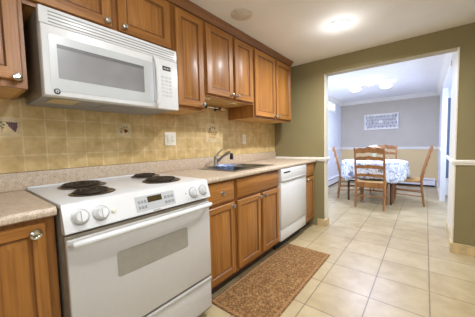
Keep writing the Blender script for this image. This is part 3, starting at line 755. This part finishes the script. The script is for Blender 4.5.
# flowers on the table
fl = thing('flower_arrangement', 'footed sage-green bowl of cream and peach flowers on the tablecloth', 'flowers', (1.03, 5.10, .761))
MB().lathe([(.04, 0), (.044, .006), (.02, .03), (.018, .09), (.036, .12), (.044, .15), (.041, .155), (.034, .145), (.02, .11)], (1.03, 5.10, .761), (0, 0, 1), 24).build('bowl', CERAM, fl)
lf = MB()
for k in range(14):
    a = k*2.4; q = Vector((1.03+.04*math.cos(a), 5.10+.04*math.sin(a), .91)); e = q+Vector((.075*math.cos(a), .075*math.sin(a), .03+.03*math.sin(k)))
    sd = Vector((-math.sin(a), math.cos(a), 0))*.014; md_ = (q+e)/2+Vector((0, 0, .012))
    lf.loops([[q, md_+sd, e, md_-sd], [q+Vector((0, 0, .002)), md_+sd+Vector((0, 0, .002)), e+Vector((0, 0, .002)), md_-sd+Vector((0, 0, .002))]])
lf.build('leaves', LEAF, fl)
def blossom(x, y, z, r, mat):
    b = MB()
    for ring, (nn, rr, tilt) in enumerate(((6, r, .35), (5, r*.7, .8), (4, r*.4, 1.3))):
        for k in range(nn):
            a = 2*math.pi*k/nn+ring; d_ = Vector((math.cos(a), math.sin(a), tilt)).normalized(); sd = Vector((-math.sin(a), math.cos(a), 0))*rr*.45
            o_ = Vector((x, y, z)); m1 = o_+d_*rr*.6; e = o_+d_*rr
            th = Vector((0, 0, .003))
            b.loops([[o_, m1+sd, e+sd*.5, e-sd*.5, m1-sd], [o_+th, m1+sd+th, e+sd*.5+th, e-sd*.5+th, m1-sd+th]])
    b.build('blossom', mat, fl)
for x, y, z, r_, mt in ((.985, 5.06, 1.020, .055, PETAL), (1.06, 5.08, 1.010, .05, PETAL), (1.10, 5.12, 0.995, .045, PEACH), (1.03, 5.15, 1.035, .05, PETAL), (.96, 5.13, 0.995, .045, PEACH), (1.02, 5.05, 0.990, .04, PEACH)): blossom(x, y, z, r_, mt)
MB().tube([(1.03, 5.10, .90), (.985, 5.06, 1.018)], .003, 5).tube([(1.03, 5.10, .90), (1.06, 5.08, 1.008)], .003, 5).tube([(1.03, 5.10, .90), (1.10, 5.12, 0.993)], .003, 5).tube([(1.03, 5.10, .90), (1.03, 5.15, 1.033)], .003, 5).tube([(1.03, 5.10, .90), (.96, 5.13, 0.993)], .003, 5).build('stems', LEAF, fl)

# carved wall panel
wd = thing('carved_wall_panel', 'white carved fretwork panel hung on the grey dining wall', 'wall decor', (.865, YB-.01, 1.435))
px0, px1, pz0, pz1 = .47, 1.25, 1.435, 1.845; yf = YB-.004
fr = MB()
for a, b in (((px0, pz0), (px1, pz0+.035)), ((px0, pz1-.035), (px1, pz1)), ((px0, pz0+.035), (px0+.035, pz1-.035)), ((px1-.035, pz0+.035), (px1, pz1-.035))): fr.box((a[0], yf-.03, a[1]), (b[0], yf, b[1]), 0, .004)
fr.build('frame', TRIMW, wd)
MB().box((px0+.02, yf-.004, pz0+.02), (px1-.02, yf+.003, pz1-.02)).build('backing', plain('panel_backing_grey', (170, 172, 186), .7), wd, False)
lt = MB()
def ringm(cx, cz, r, w_=.009):
    lt.loops([[(cx+q*math.cos(t), y_, cz+q*math.sin(t)) for t in [2*math.pi*k/20 for k in range(20)]] for q, y_ in ((r-w_, yf-.022), (r+w_, yf-.022), (r+w_, yf-.006), (r-w_, yf-.006), (r-w_, yf-.022))], 0, False, False)
for i in range(8):
    for j in range(4):
        if i == 7 and j % 2: continue
        cx, cz = px0+.035+.0444+(i+.5*(j % 2))*.0888, pz0+.035+.0425+j*.085
        ringm(cx, cz, .047, .007)
        for k in range(4):
            a = math.pi/4+k*math.pi/2
            lt.tube([(cx+.012*math.cos(a), yf-.014, cz+.012*math.sin(a)), (cx+.040*math.cos(a), yf-.014, cz+.040*math.sin(a)), (cx+.060*math.cos(a), yf-.014, cz+.060*math.sin(a))], [.006, .014, .004], 6)
lt.lathe([(.05, 0), (.05, .02), (.02, .026)], ((px0+px1)/2, yf-.004, (pz0+pz1)/2), (0, -1, 0), 20)
lt.build('fretwork', TRIMW, wd)

# baseboard heaters
def heater(label, along, a, b, wall, s):
    def P(u, d, z): return (u, wall+s*d, z) if along == 'x' else (wall+s*d, u, z)
    t = thing('baseboard_heater', label, 'heater', P((a+b)/2, .03, .02), 'baseboard heaters')
    prof = [(.001, .205), (.030, .205), (.058, .185), (.058, .175), (.05, .17), (.05, .055), (.058, .05), (.058, .045), (.04, .04), (.001, .04)]
    mb = MB(); mb.loops([[P(a, d, z) for d, z in prof], [P(b, d, z) for d, z in prof]]); mb.build('cover', HEATW, t)
    m2 = MB(); q = [(.0502, .160), (.0515, .160), (.0515, .170), (.0502, .170)]; m2.loops([[P(a+.03, d, z) for d, z in q], [P(b-.03, d, z) for d, z in q]]); m2.build('air_slot', BLACK, t, False)
    m3 = MB(); q = [(.002, .0), (.035, .0), (.035, .0395), (.002, .0395)]; m3.loops([[P(a+.01, d, z) for d, z in q], [P(b-.01, d, z) for d, z in q]]); m3.build('base_gap', BLACK, t, False)
heater('white baseboard heater along the left dining wall', 'y', 5.2, 7.05, XL, 1)
heater('white baseboard heater along the dining back wall', 'x', .05, 1.99, YB, -1)

# dining ceiling light: canopy with three frosted shades
dl = thing('ceiling_lamp', 'bright frosted three-shade ceiling light over the dining table', 'ceiling light', (.95, 5.08, HD))
MB().lathe([(.02, .05), (.07, .03), (.075, .004), (.075, .0)], (.95, 5.08, HD), (0, 0, -1), 28).build('canopy', NICKEL, dl)
for k in range(3):
    a = math.radians(39+120*k); ex, ey = .95+.30*math.cos(a), 5.08+.30*math.sin(a)
    am = MB(); am.tube([(.95, 5.08, HD-.04), (.95+.15*math.cos(a), 5.08+.15*math.sin(a), HD-.05), (ex, ey, HD-.045)], .009, 8)
    amo = am.build('arm', NICKEL, dl)
    MB().lathe([(.03, .045), (.085, .05), (.10, .065), (.09, .09), (.05, .108), (.01, .114)], (ex, ey, HD), (0, 0, -1), 24).build('shade', SHADE, amo)
    L = bpy.data.lights.new('bulb', 'AREA'); L.shape = 'DISK'; L.size = .17; L.energy = DIN_W; L.color = COOL
    b = bpy.data.objects.new('bulb', L); COL.objects.link(b); b.parent = dl; b.location = (.30*math.cos(a), .30*math.sin(a), -.118)
